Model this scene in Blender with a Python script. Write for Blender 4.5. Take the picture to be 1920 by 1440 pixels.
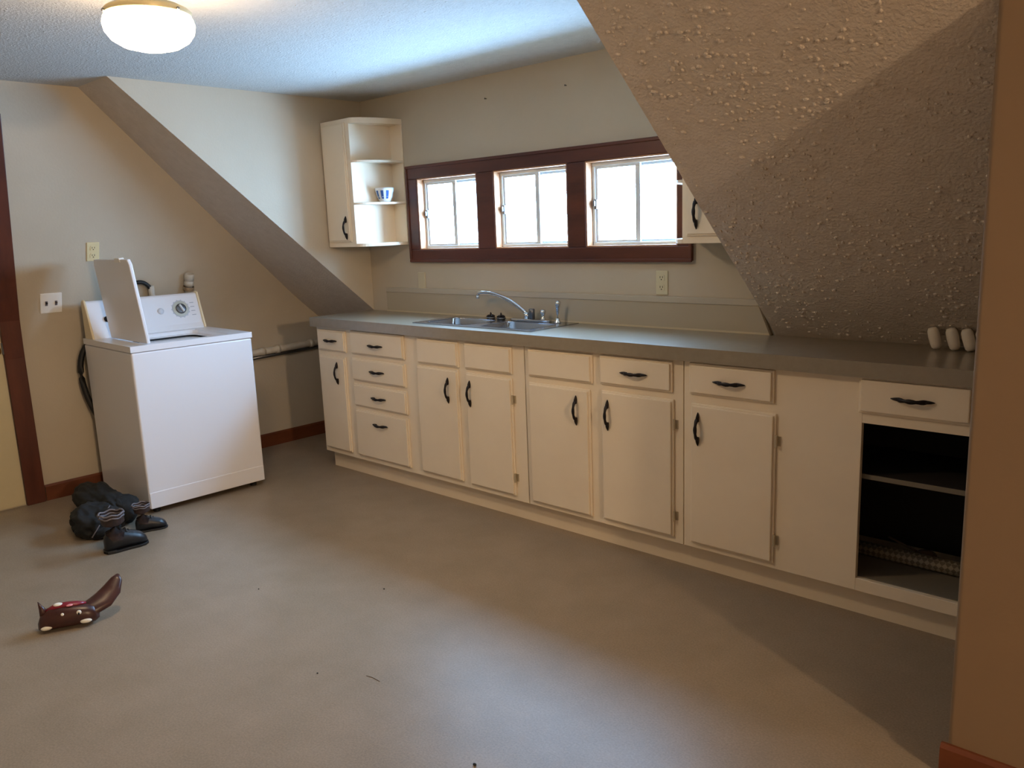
import bpy, bmesh, math, random
from mathutils import Vector, Matrix, noise
random.seed(4)
C = bpy.context.scene.collection
SC = bpy.context.scene
for o in list(bpy.data.objects): bpy.data.objects.remove(o)

# ---------------------------------------------------------------- camera
CAM = Vector((4.10113, -2.70939, 1.38034))
yaw, pit, rol, fpx = 0.754835, 0.188839, -0.038862, 1535.863
f = Vector((-math.sin(yaw)*math.cos(pit), math.cos(yaw)*math.cos(pit), -math.sin(pit)))
r = f.cross(Vector((0, 0, 1))).normalized(); u = r.cross(f)
r2 = math.cos(rol)*r + math.sin(rol)*u; u2 = -math.sin(rol)*r + math.cos(rol)*u
cam = bpy.data.cameras.new('camera'); co = bpy.data.objects.new('camera', cam); C.objects.link(co)
m = Matrix.Identity(4)
for i in range(3):
    m[i][0] = r2[i]; m[i][1] = u2[i]; m[i][2] = -f[i]; m[i][3] = CAM[i]
co.matrix_world = m
cam.sensor_fit = 'HORIZONTAL'; cam.sensor_width = 36; cam.lens = fpx/1920*36; cam.clip_start = .02
SC.camera = co

# ---------------------------------------------------------------- world and light
w = bpy.data.worlds.new('daylight'); SC.world = w; w.use_nodes = True
bg = w.node_tree.nodes['Background']; bg.inputs[0].default_value = (.35, .63, 1.0, 1); bg.inputs[1].default_value = 96.0
SC.view_settings.view_transform = 'Standard'; SC.view_settings.look = 'None'
SC.view_settings.gamma = 1; SC.view_settings.exposure = -0.35
LAMP = Vector((1.536, -1.512, 2.145))
def point(name, loc, power, col, rad):
    l = bpy.data.lights.new(name, 'POINT'); l.energy = power; l.color = col; l.shadow_soft_size = rad
    o = bpy.data.objects.new(name, l); o.location = loc; C.objects.link(o); return o
WARM = (1.0, .72, .43)
BOWL_EMIT = 88.0
point('second_ceiling_lamp', (7.0, -2.22, 1.94), 300, (1.0, .72, .46), .09)
WINS = [(.49, .965), (1.09, 1.575), (1.685, 2.18)]; WZ0, WZ1 = 1.275, 1.668
for a, b in WINS:
    l = bpy.data.lights.new('window_portal', 'AREA'); l.shape = 'RECTANGLE'; l.size = b-a; l.size_y = WZ1-WZ0
    l.cycles.is_portal = True
    o = bpy.data.objects.new('window_portal', l); C.objects.link(o)
    o.location = ((a+b)/2, .515, (WZ0+WZ1)/2); o.rotation_euler = (-math.pi/2, 0, 0)

# ---------------------------------------------------------------- materials
def srgb(*c):
    return tuple(((x/255)/12.92 if x/255 <= .04045 else ((x/255+.055)/1.055)**2.4) for x in c)
MATS = {}
def mat(name, col, rough=.5, metal=0, spec=.5, var=None, vscale=8, bump=0, bscale=200, bdetail=3, coat=0, popcorn=0, stretch=None, var2=None):
    if name in MATS: return MATS[name]
    mt = bpy.data.materials.new(name); mt.use_nodes = True; MATS[name] = mt
    N = mt.node_tree.nodes; L = mt.node_tree.links; p = N['Principled BSDF']
    p.inputs['Base Color'].default_value = (*col, 1); p.inputs['Roughness'].default_value = rough
    p.inputs['Metallic'].default_value = metal; p.inputs['Specular IOR Level'].default_value = spec
    if coat: p.inputs['Coat Weight'].default_value = coat; p.inputs['Coat Roughness'].default_value = .15
    tc = N.new('ShaderNodeTexCoord'); mp = N.new('ShaderNodeMapping'); L.new(tc.outputs['Object'], mp.inputs[0])
    if stretch: mp.inputs['Scale'].default_value = stretch
    if var:
        n = N.new('ShaderNodeTexNoise'); n.inputs['Scale'].default_value = vscale; n.inputs['Detail'].default_value = 6
        n.inputs['Roughness'].default_value = .65
        L.new(mp.outputs[0], n.inputs[0])
        cr = N.new('ShaderNodeValToRGB'); cr.color_ramp.elements[0].position = .35; cr.color_ramp.elements[1].position = .68
        cr.color_ramp.elements[0].color = (*var, 1); cr.color_ramp.elements[1].color = (*col, 1)
        L.new(n.outputs[0], cr.inputs[0]); out = cr.outputs[0]
        if var2:   # fine speckle over the broad variation
            n2 = N.new('ShaderNodeTexNoise'); n2.inputs['Scale'].default_value = var2[0]; n2.inputs['Detail'].default_value = 2
            L.new(mp.outputs[0], n2.inputs[0])
            mr = N.new('ShaderNodeMapRange'); mr.inputs[1].default_value = .3; mr.inputs[2].default_value = .7
            mr.inputs[3].default_value = 1-var2[1]; mr.inputs[4].default_value = 1+var2[1]
            L.new(n2.outputs[0], mr.inputs[0])
            mx = N.new('ShaderNodeVectorMath'); mx.operation = 'SCALE'
            L.new(out, mx.inputs[0]); L.new(mr.outputs[0], mx.inputs['Scale']); out = mx.outputs[0]
        L.new(out, p.inputs['Base Color'])
    if bump:
        n = N.new('ShaderNodeTexNoise'); n.inputs['Scale'].default_value = bscale; n.inputs['Detail'].default_value = bdetail
        L.new(mp.outputs[0], n.inputs[0]); b = N.new('ShaderNodeBump'); b.inputs['Strength'].default_value = bump
        b.inputs['Distance'].default_value = .004 if name in ('textured_slope', 'popcorn_ceiling') else .002; L.new(n.outputs[0], b.inputs['Height'])
        last = b
        if popcorn:
            v = N.new('ShaderNodeTexVoronoi'); v.inputs['Scale'].default_value = 58; v.feature = 'F1'
            nd = N.new('ShaderNodeTexNoise'); nd.inputs['Scale'].default_value = 60
            ad = N.new('ShaderNodeMixRGB'); ad.blend_type = 'ADD'; ad.inputs[0].default_value = .02
            L.new(mp.outputs[0], nd.inputs[0]); L.new(mp.outputs[0], ad.inputs[1]); L.new(nd.outputs['Color'], ad.inputs[2])
            L.new(ad.outputs[0], v.inputs['Vector'])
            sep = N.new('ShaderNodeSeparateColor'); L.new(v.outputs['Color'], sep.inputs[0])
            th = N.new('ShaderNodeMapRange'); th.inputs[1].default_value = .55; th.inputs[2].default_value = 1.0
            th.inputs[3].default_value = 0; th.inputs[4].default_value = .42; L.new(sep.outputs[0], th.inputs[0])
            sb = N.new('ShaderNodeMath'); sb.operation = 'SUBTRACT'; L.new(th.outputs[0], sb.inputs[0]); L.new(v.outputs['Distance'], sb.inputs[1])
            mxm = N.new('ShaderNodeMath'); mxm.operation = 'MAXIMUM'; mxm.inputs[1].default_value = 0; L.new(sb.outputs[0], mxm.inputs[0])
            b2 = N.new('ShaderNodeBump'); b2.inputs['Strength'].default_value = popcorn; b2.inputs['Distance'].default_value = .018
            L.new(mxm.outputs[0], b2.inputs['Height']); L.new(b.outputs[0], b2.inputs['Normal']); last = b2
        L.new(last.outputs[0], p.inputs['Normal'])
    return mt
WALL = mat('painted_wall', srgb(192, 180, 159), .7, var=srgb(186, 174, 153), vscale=2, bump=.25, bscale=90)
CEIL = mat('popcorn_ceiling', srgb(206, 203, 196), .85, var=srgb(198, 195, 188), vscale=30, bump=.9, bscale=120, popcorn=.55)
SLOPE = mat('textured_slope', srgb(210, 197, 182), .38, var=srgb(200, 186, 170), vscale=20, bump=1.0, bscale=110)
FLOOR = mat('vinyl_floor', srgb(152, 136, 117), .38, var=srgb(142, 127, 108), vscale=5, bump=.12, bscale=300, var2=(170, .13), spec=.34)
CAB = mat('cream_cabinet_paint', srgb(238, 224, 200), .42, var=srgb(233, 218, 194), vscale=3, bump=.08, bscale=40)
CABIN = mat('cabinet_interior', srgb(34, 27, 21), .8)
TOP = mat('laminate_countertop', srgb(146, 134, 114), .34, var=srgb(138, 126, 106), vscale=30, bump=.04, bscale=200, spec=.8, coat=.5)
WOOD = mat('dark_stained_wood', srgb(98, 48, 30), .4, var=srgb(70, 32, 20), vscale=9, stretch=(1, 1, .15), bump=.1, bscale=60)
WOODX = mat('dark_stained_wood_horizontal', srgb(98, 48, 30), .4, var=srgb(70, 32, 20), vscale=9, stretch=(.15, 1, 1), bump=.1, bscale=60)
BASEM = mat('baseboard_wood', srgb(118, 64, 36), .4, var=srgb(92, 46, 24), vscale=10, stretch=(.2, .2, 1))
JAMB = mat('light_wood_jamb', srgb(190, 140, 100), .5, var=srgb(160, 112, 78), vscale=10)
DOORM = mat('door_paint', srgb(206, 192, 154), .45, var=srgb(198, 184, 146), vscale=3)
BLACK = mat('black_iron', srgb(26, 18, 20), .45, metal=.4)
HINGE = mat('painted_hinge', srgb(190, 176, 148), .4, metal=.3)
APPL = mat('white_enamel', srgb(232, 232, 236), .3, coat=.3)
APPL2 = mat('ivory_plastic', srgb(232, 216, 180), .4)
GREYM = mat('grey_print', srgb(120, 122, 128), .5)
DARK = mat('dark_void', srgb(12, 12, 12), .8)
STEEL = mat('stainless_steel', srgb(166, 168, 174), .2, metal=1, bump=.03, bscale=150)
CHROME = mat('chrome', srgb(215, 218, 222), .1, metal=1)
DSTEEL = mat('dark_steel', srgb(110, 112, 116), .3, metal=.9)
VINYL = mat('white_vinyl', srgb(214, 220, 224), .4)
PVC = mat('pvc_pipe', srgb(206, 200, 186), .45, var=srgb(188, 180, 164), vscale=20)
RUB = mat('black_rubber', srgb(20, 20, 20), .5)
PLATE = mat('outlet_plastic', srgb(222, 206, 160), .4)
PLATEW = mat('white_plate', srgb(240, 238, 232), .35)
FABRIC = mat('black_fabric', srgb(22, 23, 23), .8, bump=.4, bscale=120)
BOOT = mat('black_leather', srgb(30, 33, 38), .38, var=srgb(20, 20, 24), vscale=14, bump=.3, bscale=60)
BOOTB = mat('brown_leather', srgb(72, 52, 46), .5, var=srgb(36, 28, 28), vscale=30, bump=.3, bscale=60)
GREYF = mat('grey_trim', srgb(110, 104, 108), .6)
TOY = mat('brown_toy', srgb(74, 42, 36), .32, var=srgb(58, 30, 26), vscale=12)
TOYR = mat('red_toy_back', srgb(130, 26, 44), .3)
TOYW = mat('toy_white', srgb(240, 236, 222), .4)
BOWLM = mat('white_ceramic', srgb(232, 236, 240), .2)
BLUE = mat('blue_glaze', srgb(60, 96, 160), .2)
LINER = mat('grey_shelf_liner', srgb(120, 112, 98), .7)
CAPS = mat('white_container', srgb(222, 212, 196), .45)
NAIL = mat('nail_metal', srgb(90, 84, 76), .4, metal=.6)
# patterned liner: small diamonds
PAT = bpy.data.materials.new('diamond_liner'); PAT.use_nodes = True; MATS['diamond_liner'] = PAT
N = PAT.node_tree.nodes; L = PAT.node_tree.links
tc = N.new('ShaderNodeTexCoord'); mp = N.new('ShaderNodeMapping'); mp.inputs['Rotation'].default_value = (0, 0, .785)
mp.inputs['Scale'].default_value = (75, 75, 75); ck = N.new('ShaderNodeTexChecker'); ck.inputs['Scale'].default_value = 1
mp2 = N.new('ShaderNodeMapping'); mp2.inputs['Rotation'].default_value = (math.pi/2, 0, 0)
ck.inputs['Color1'].default_value = (*srgb(160, 150, 130), 1); ck.inputs['Color2'].default_value = (*srgb(112, 102, 86), 1)
L.new(tc.outputs['Object'], mp2.inputs[0]); L.new(mp2.outputs[0], mp.inputs[0]); L.new(mp.outputs[0], ck.inputs[0]); L.new(ck.outputs[0], N['Principled BSDF'].inputs['Base Color'])
# window glass: clear pane
GLASS = bpy.data.materials.new('window_glass'); GLASS.use_nodes = True
N = GLASS.node_tree.nodes; L = GLASS.node_tree.links; N.remove(N['Principled BSDF'])
tr = N.new('ShaderNodeBsdfTransparent'); gl = N.new('ShaderNodeBsdfGlossy'); gl.inputs['Roughness'].default_value = .02
mx = N.new('ShaderNodeMixShader'); mx.inputs[0].default_value = .07
L.new(tr.outputs[0], mx.inputs[1]); L.new(gl.outputs[0], mx.inputs[2]); L.new(mx.outputs[0], N['Material Output'].inputs[0])
# lamp bowl: glowing glass
GLOW = bpy.data.materials.new('glowing_glass'); GLOW.use_nodes = True
p = GLOW.node_tree.nodes['Principled BSDF']; p.inputs['Base Color'].default_value = (.9, .85, .75, 1)
p.inputs['Emission Color'].default_value = (*WARM, 1); p.inputs['Emission Strength'].default_value = BOWL_EMIT
FIX = mat('fixture_metal', srgb(220, 205, 160), .35, metal=.2)

# ---------------------------------------------------------------- mesh helpers
def link(name, bm, mt, parent=None, smooth=False, bevel=0, segs=2):
    me = bpy.data.meshes.new(name); bmesh.ops.recalc_face_normals(bm, faces=bm.faces); bm.to_mesh(me); bm.free()
    o = bpy.data.objects.new(name, me); C.objects.link(o)
    for x in (mt if isinstance(mt, (list, tuple)) else [mt]): me.materials.append(x)
    if smooth:
        for pl in me.polygons: pl.use_smooth = True
    if bevel:
        b = o.modifiers.new('bevel', 'BEVEL'); b.width = bevel; b.segments = segs; b.limit_method = 'ANGLE'; b.angle_limit = .7
    if parent:
        o.parent = parent; o.matrix_parent_inverse = Matrix.Translation(-parent.location) if parent.type == 'EMPTY' and parent.parent is None else Matrix.Identity(4)
    return o
def tag(o, label=None, cat=None, group=None, kind=None):
    if label: o['label'] = label
    if cat: o['category'] = cat
    if group: o['group'] = group
    if kind: o['kind'] = kind
    return o
def thing(name, label, cat, loc, group=None):
    o = bpy.data.objects.new(name, None); C.objects.link(o); o.location = loc; o.empty_display_size = .05
    return tag(o, label, cat, group)
def box(bm, x0, x1, y0, y1, z0, z1, M=None):
    vs = [bm.verts.new((x, y, z)) for x in (x0, x1) for y in (y0, y1) for z in (z0, z1)]
    for q in ((0, 1, 3, 2), (4, 6, 7, 5), (0, 4, 5, 1), (2, 3, 7, 6), (0, 2, 6, 4), (1, 5, 7, 3)):
        bm.faces.new([vs[i] for i in q])
    if M is not None: bmesh.ops.transform(bm, matrix=M, verts=vs)
    return vs
def prism(bm, pts, a0, a1, axis='z', M=None):
    def P(p, a):
        return {'z': (p[0], p[1], a), 'y': (p[0], a, p[1]), 'x': (a, p[0], p[1])}[axis]
    A = [bm.verts.new(P(p, a0)) for p in pts]; B = [bm.verts.new(P(p, a1)) for p in pts]; n = len(pts)
    bm.faces.new(A); bm.faces.new(B[::-1])
    for i in range(n): bm.faces.new((A[i], B[i], B[(i+1) % n], A[(i+1) % n]))
    if M is not None: bmesh.ops.transform(bm, matrix=M, verts=A+B)
    return A+B
def tube(bm, pts, rad, n=12, flat=1.0, ref=Vector((0, 0, 1)), caps=True):
    pts = [Vector(p) for p in pts]; rings = []
    if not isinstance(rad, (list, tuple)): rad = [rad]*len(pts)
    for i, p in enumerate(pts):
        t = (pts[min(i+1, len(pts)-1)]-pts[max(i-1, 0)]).normalized()
        a = t.cross(ref); a = a.normalized() if a.length > 1e-4 else t.cross(Vector((1, 0, 0))).normalized()
        b = t.cross(a).normalized(); rr = rad[i]
        ra, rb = rr if isinstance(rr, tuple) else (rr, rr*flat)
        rings.append([bm.verts.new(p+a*ra*math.cos(2*math.pi*k/n)+b*rb*math.sin(2*math.pi*k/n)) for k in range(n)])
    for i in range(len(rings)-1):
        for k in range(n): bm.faces.new((rings[i][k], rings[i][(k+1) % n], rings[i+1][(k+1) % n], rings[i+1][k]))
    if caps: bm.faces.new(rings[0][::-1]); bm.faces.new(rings[-1])
    return rings
def lathe(bm, prof, n=32, M=None):
    rings = []; allv = []
    for rr, z in prof:
        if rr < 1e-5: v = bm.verts.new((0, 0, z)); rings.append([v]); allv.append(v)
        else:
            ring = [bm.verts.new((rr*math.cos(2*math.pi*k/n), rr*math.sin(2*math.pi*k/n), z)) for k in range(n)]; rings.append(ring); allv += ring
    for a, b in zip(rings, rings[1:]):
        for k in range(n):
            q = [a[k % len(a)], a[(k+1) % n] if len(a) > 1 else None, b[(k+1) % n] if len(b) > 1 else None, b[k % len(b)]]
            q = [x for x in q if x]
            if len(set(q)) >= 3: bm.faces.new(list(dict.fromkeys(q)))
    if M is not None: bmesh.ops.transform(bm, matrix=M, verts=allv)
    return allv
def ellipsoid(bm, c, s, M=None, seg=20, rings=12):
    g = bmesh.ops.create_uvsphere(bm, u_segments=seg, v_segments=rings, radius=1)
    T = Matrix.Translation(c) @ (M or Matrix.Identity(4)) @ Matrix.Diagonal((*s, 1))
    bmesh.ops.transform(bm, matrix=T, verts=g['verts']); return g['verts']
def NB(): return bmesh.new()
def bez(p0, p1, p2, p3, n=12):
    p0, p1, p2, p3 = map(Vector, (p0, p1, p2, p3)); out = []
    for i in range(n+1):
        t = i/n; s = 1-t; out.append(p0*s**3+p1*3*s*s*t+p2*3*s*t*t+p3*t**3)
    return out
def copy_tree(o, parent=None):
    c = o.copy(); C.objects.link(c)
    if parent: c.parent = parent
    for ch in list(o.children): copy_tree(ch, c)
    return c

# ---------------------------------------------------------------- room shell
ZC, YB, YT = 2.145, .427, -1.025
SL = (ZC-.91)/(YB-YT)                        # pitch of the roof slope
def slz(y): return .91+(YB-y)*SL
XL, KN, LEAN = -.759, .95, .335
def wx(z): return XL+max(0, z-KN)*LEAN       # left wall tips inwards above the knee
XR, YF = 9.0, -5.2
X1, X2 = 0.0, 2.63                           # dormer cheeks
XS, YS = 3.612, -.66                         # wall stub on the right
def st(name, bm, mt, **k): return tag(link(name, bm, mt, **k), kind='structure')
bm = NB(); box(bm, XL-.3, XR+.1, YF-.1, 1.6, -.06, 0); st('floor', bm, FLOOR)
bm = NB()
box(bm, XL-.3, XR+.1, YF-.1, YT, ZC, ZC+.06); box(bm, X1-.1, X2+.1, YT, YB+.12, ZC, ZC+.06); st('ceiling', bm, CEIL)
bm = NB()
def slope_strip(bm, x0, x1, y1):
    pts = [(YT-.001, ZC), (y1, slz(y1)), (y1+.06, slz(y1)+.06), (YT+.02, ZC+.06)]
    prism(bm, pts, x0, x1, 'x')
slope_strip(bm, XL-.3, X1-.0005, 1.2); slope_strip(bm, X2+.0005, XR+.1, YB); 
# plaster lumps standing out of the slope (part of its surface)
dirv = Vector((0, YB-YT, -(ZC-.91))).normalized(); nrm = Vector((0, -SL, -1)).normalized(); LEN = math.hypot(YB-YT, ZC-.91)
def lumps(bm, x0, x1, count, fine):
    k = 0
    while k < count:
        x = random.uniform(x0, x1); s = random.uniform(.02, LEN-.02)
        if noise.noise(Vector((x*3.1, s*3.1, 1.7))) < random.uniform(-.45, .35): continue
        k += 1; rr = random.choice((.0022, .003, .004, .005, .0062, .0075)) if not fine else random.uniform(.0012, .0026)
        p = Vector((x, YT, ZC))+dirv*s; base = []; topr = []
        a0 = random.uniform(0, 6.28); e = random.uniform(.7, 1.5); tt = Vector((1, 0, 0))
        for i in range(7):
            a = a0+i*6.2832/7; q = tt*math.cos(a)*rr*e+dirv*math.sin(a)*rr
            base.append(bm.verts.new(p+q-nrm*.0005)); topr.append(bm.verts.new(p+q*.62+nrm*rr*.50))
        c = bm.verts.new(p+nrm*rr*.68)
        for i in range(7):
            j = (i+1) % 7; bm.faces.new((base[i], base[j], topr[j], topr[i])); bm.faces.new((topr[i], topr[j], c))
lumps(bm, X2+.01, 3.8, 2200, False)
st('ceiling_slope', bm, SLOPE)
# left wall with its knee
bm = NB()
prof = [(wx(z), z) for z in (0, KN-.12)]+[(XL+(i/8)**2*LEAN*.12, KN-.12+.24*i/8) for i in range(1, 8)]+[(wx(z), z) for z in (KN+.12, 1.6, ZC+.02)]
prof = prof+[(XL-.1, ZC+.02), (XL-.1, 0)]
prism(bm, prof, YF, YB+.08, 'y'); box(bm, XL-.1, XL, YB+.08, 1.05, 0, .98); st('wall_left', bm, WALL)
bm = NB(); box(bm, XL-.3, X1, 1.0, 1.08, 0, .6); st('wall_knee', bm, WALL)
# window wall
bm = NB(); x = X1-.08; xs = [X1-.09]+[v for ab in WINS for v in ab]+[X2+.09]
box(bm, xs[0], xs[-1], YB, YB+.1, 0, WZ0); box(bm, xs[0], xs[-1], YB, YB+.1, WZ1, ZC+.03)
for i in range(0, 8, 2): box(bm, xs[i], xs[i+1], YB, YB+.1, WZ0, WZ1)
st('wall_back', bm, WALL)
# dormer cheeks
def cheek(name, xa, xb):
    bm = NB(); prism(bm, [(YT, ZC-.0005), (YB+.01, ZC), (YB+.01, slz(YB+.01)+.002), ], xa, xb, 'x'); return bm
bm = cheek('', X1-.05, X1); prism(bm, [(YB, 0), (1.1, 0), (1.1, slz(1.1)), (YB, slz(YB))], X1-.012, X1, 'x'); st('wall_dormer_left', bm, WALL)
st('wall_dormer_right', cheek('', X2, X2+.05), WALL)
bm = NB(); box(bm, X2+.09, XR, YB, YB+.06, 0, .93); st('wall_behind_counter', bm, WALL)
# wall stub (its left end is a rounded corner)
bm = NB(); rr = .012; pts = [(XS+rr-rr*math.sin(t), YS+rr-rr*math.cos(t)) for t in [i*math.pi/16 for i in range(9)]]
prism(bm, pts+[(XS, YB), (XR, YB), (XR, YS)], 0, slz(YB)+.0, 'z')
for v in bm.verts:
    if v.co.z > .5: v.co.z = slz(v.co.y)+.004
STUBM = mat('stub_wall_shaded', srgb(134, 110, 84), .7, bump=.2, bscale=90)  # wall beige with its shade put into the colour
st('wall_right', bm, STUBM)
bm = NB(); box(bm, XR, XR+.1, YF, YB, 0, ZC); st('wall_far_right', bm, WALL)
bm = NB(); box(bm, XL-.1, XR+.1, YF-.1, YF, 0, ZC+.02); st('wall_front', bm, WALL)
# baseboards
def board(bm, pts): prism(bm, pts, *bm_rng, axis=bm_ax)
bm = NB(); prism(bm, [(XL, 0), (XL+.014, 0), (XL+.014, .078), (XL+.006, .088), (XL, .088)], -1.325, .99, 'y'); st('baseboard_left', bm, BASEM)
bm = NB(); prism(bm, [(YS, 0), (YS-.016, 0), (YS-.016, .07), (YS-.008, .08), (YS, .08)], XS-.012, XR, 'x'); st('baseboard_right', bm, BASEM)
# door in the left wall (beyond the casing)
def lean_board(bm, y0, y1, z0, z1, t0, t1, shear=-.045, n=10):
    zs = [z0+(z1-z0)*i/n for i in range(n+1)]
    rows = []
    for z in zs:
        s = max(0, z-KN)*shear
        rows.append([bm.verts.new((wx(z)+t, y+s, z)) for t, y in ((t0, y0), (t1, y0), (t1, y1), (t0, y1))])
    for a, b in zip(rows, rows[1:]):
        for k in range(4): bm.faces.new((a[k], a[(k+1) % 4], b[(k+1) % 4], b[k]))
    bm.faces.new(rows[0][::-1]); bm.faces.new(rows[-1])
bm = NB(); lean_board(bm, -1.425, -1.33, 0, 2.0, -.01, .022); lean_board(bm, -2.36, -2.265, 0, 2.0, -.01, .022); lean_board(bm, -2.265, -1.425, 1.93, 2.0, -.01, .022, n=2)
st('trim_1', bm, WOOD, bevel=.004)
bm = NB(); lean_board(bm, -2.26, -1.430, .008, 1.925, -.01, .008)
door = st('door_1', bm, DOORM)
bm = NB(); lathe(bm, [(0, 0), (.028, 0), (.028, .006), (.011, .012), (.011, .035), (.026, .045), (.028, .06), (.018, .072), (0, .074)], 20, Matrix.Translation((XL+.006, -1.475, .856)) @ Matrix.Rotation(math.pi/2, 4, 'Y'))
link('door_knob', bm, mat('brass', srgb(170, 130, 60), .3, metal=1), door, smooth=True)
bm = NB(); lean_board(bm, -1.432, -1.425, .83, .89, .0, .024, n=1); link('strike_plate', bm, DSTEEL, door)

# ---------------------------------------------------------------- windows
def rect_ring(bm, x0, x1, z0, z1, wl, wr, wb, wt, ya, yb):
    box(bm, x0, x1, ya, yb, z0, z0+wb); box(bm, x0, x1, ya, yb, z1-wt, z1)
    box(bm, x0, x0+wl, ya, yb, z0+wb, z1-wt); box(bm, x1-wr, x1, ya, yb, z0+wb, z1-wt)
bm = NB(); CX0, CX1, CZ0, CZ1 = .405, 2.25, 1.208, 1.737; ya, yb = YB-.02, YB+.002
box(bm, CX0, CX1, ya, yb, CZ0, WZ0); box(bm, CX0, CX1, ya, yb, WZ1, CZ1)
for a, b in ((CX0, WINS[0][0]), (WINS[0][1], WINS[1][0]), (WINS[1][1], WINS[2][0]), (WINS[2][1], CX1)): box(bm, a, b, ya, yb, WZ0, WZ1)
st('trim_2', bm, WOODX, bevel=.004)
bm = NB()   # raised outer bead of the casing
rect_ring(bm, CX0-.004, CX1+.004, CZ0-.004, CZ1+.004, .016, .016, .016, .016, YB-.026, YB-.018); st('trim_3', bm, WOODX, bevel=.003)
for i, (a, b) in enumerate(WINS):
    bm = NB(); rect_ring(bm, a, b, WZ0, WZ1, .006, .006, .006, .006, YB-.016, YB+.1)
    wn = st('window_%d' % (i+1), bm, JAMB)
    bm = NB(); rect_ring(bm, a+.006, b-.006, WZ0+.006, WZ1-.006, .016, .016, .014, .018, YB+.028, YB+.07); link('outer_frame', bm, VINYL, wn, bevel=.002)
    mid = a+(b-a)*.52
    bm = NB(); rect_ring(bm, a+.02, mid+.014, WZ0+.018, WZ1-.022, .014, .026, .012, .014, YB+.034, YB+.048); s1 = link('sliding_sash', bm, VINYL, wn, bevel=.0015)
    bm = NB(); rect_ring(bm, mid-.008, b-.02, WZ0+.018, WZ1-.022, .022, .012, .012, .014, YB+.050, YB+.064); s2 = link('fixed_sash', bm, VINYL, wn, bevel=.0015)
    bm = NB(); box(bm, a+.032, mid-.010, YB+.040, YB+.043, WZ0+.028, WZ1-.034); link('pane', bm, GLASS, s1)
    bm = NB(); box(bm, mid+.012, b-.030, YB+.056, YB+.059, WZ0+.028, WZ1-.034); link('pane', bm, GLASS, s2)
    zc = (WZ0+WZ1)/2
    bm = NB(); box(bm, a+.018, a+.034, YB+.022, YB+.036, zc-.022, zc+.022); box(bm, a+.022, a+.03, YB+.010, YB+.024, zc-.008, zc+.016); link('latch', bm, DSTEEL, s1, bevel=.002)

# ---------------------------------------------------------------- cabinet hardware
def pull_mesh():
    """colonial pull along local X, standing out along local -Y"""
    bm = NB()
    tube(bm, bez((-.046, -.002, 0), (-.030, -.032, 0), (.030, -.032, 0), (.046, -.002, 0), 14),
         [(.0048, .0048+.0034*abs(math.sin(i/14*math.pi*3))) for i in range(15)], 8)
    for s in (-1, 1):
        pts = [(s*.030, -.003, 0), (s*.037, -.005, 0), (s*.046, -.005, 0), (s*.056, -.004, 0), (s*.066, -.003, 0)]
        tube(bm, pts, [(.0060, .004), (.0105, .005), (.0115, .0055), (.0075, .004), (.0014, .0014)], 10)
    me = bpy.data.meshes.new('handle'); bmesh.ops.recalc_face_normals(bm, faces=bm.faces); bm.to_mesh(me); bm.free(); me.materials.append(BLACK)
    for pl in me.polygons: pl.use_smooth = True
    return me
PULL = pull_mesh()
def pull(parent, x, y, z, vertical=False):
    o = bpy.data.objects.new('handle', PULL); C.objects.link(o); o.parent = parent
    o.matrix_parent_inverse = Matrix.Identity(4)
    T = Matrix.Translation((x, y, z)) @ (Matrix.Rotation(math.pi/2, 4, 'Y') if vertical else Matrix.Identity(4))
    root = parent
    while root.parent: root = root.parent
    if root.type == 'EMPTY': T = Matrix.Translation(-root.location) @ T
    o.matrix_basis = T
    tag(o, 'black iron pull handle')
    return o
def sub(name, bm, mt, parent, **k):
    """sub-part whose parent is a part of an Empty-rooted thing (vertices given in world space)"""
    root = parent
    while root.parent: root = root.parent
    o = link(name, bm, mt, None, **k); o.parent = parent; o.matrix_parent_inverse = Matrix.Identity(4)
    if parent.type == 'EMPTY' or root.type != 'EMPTY': pass
    return o
def part(name, bm, mt, root, **k):
    """part of an Empty-rooted thing: vertices are given in world space and shifted to the root"""
    bmesh.ops.translate(bm, verts=bm.verts, vec=-root.location)
    o = link(name, bm, mt, None, **k); o.parent = root; o.matrix_parent_inverse = Matrix.Identity(4); return o
def subpart(name, bm, mt, par, root, **k):
    bmesh.ops.translate(bm, verts=bm.verts, vec=-root.location)
    o = link(name, bm, mt, None, **k); o.parent = par; o.matrix_parent_inverse = Matrix.Identity(4); return o

FY = 0.0; T = .018
def slab(x0, x1, z0, z1, y=FY, t=T):
    bm = NB(); box(bm, x0, x1, y-t*.55, y, z0, z1); box(bm, x0+.008, x1-.008, y-t, y-t*.5, z0+.008, z1-.008); return bm
def drawer(root, x0, x1, z0, z1, hz=None, gap=0):
    d = part('drawer', slab(x0, x1, z0, z1), CAB, root, bevel=.003)
    pull(d, (x0+x1)/2, FY-T, hz if hz else (z0+z1)/2+.004); return d
def cdoor(root, x0, x1, z0, z1, hx, hz=.597, hinge=None, y=FY):
    d = part('door', slab(x0, x1, z0, z1, y), CAB, root, bevel=.003); pull(d, hx, y-T, hz, True)
    if hinge:
        for z in (z1-.10, z0+.09):
            bm = NB(); tube(bm, [(hinge, y-T*.7, z-.022), (hinge, y-T*.7, z+.022)], .0045, 8); box(bm, hinge-.001, hinge+.012, y-.003, y-.0005, z-.018, z+.018)
            subpart('hinge', bm, HINGE, d, root)
    return d
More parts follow.
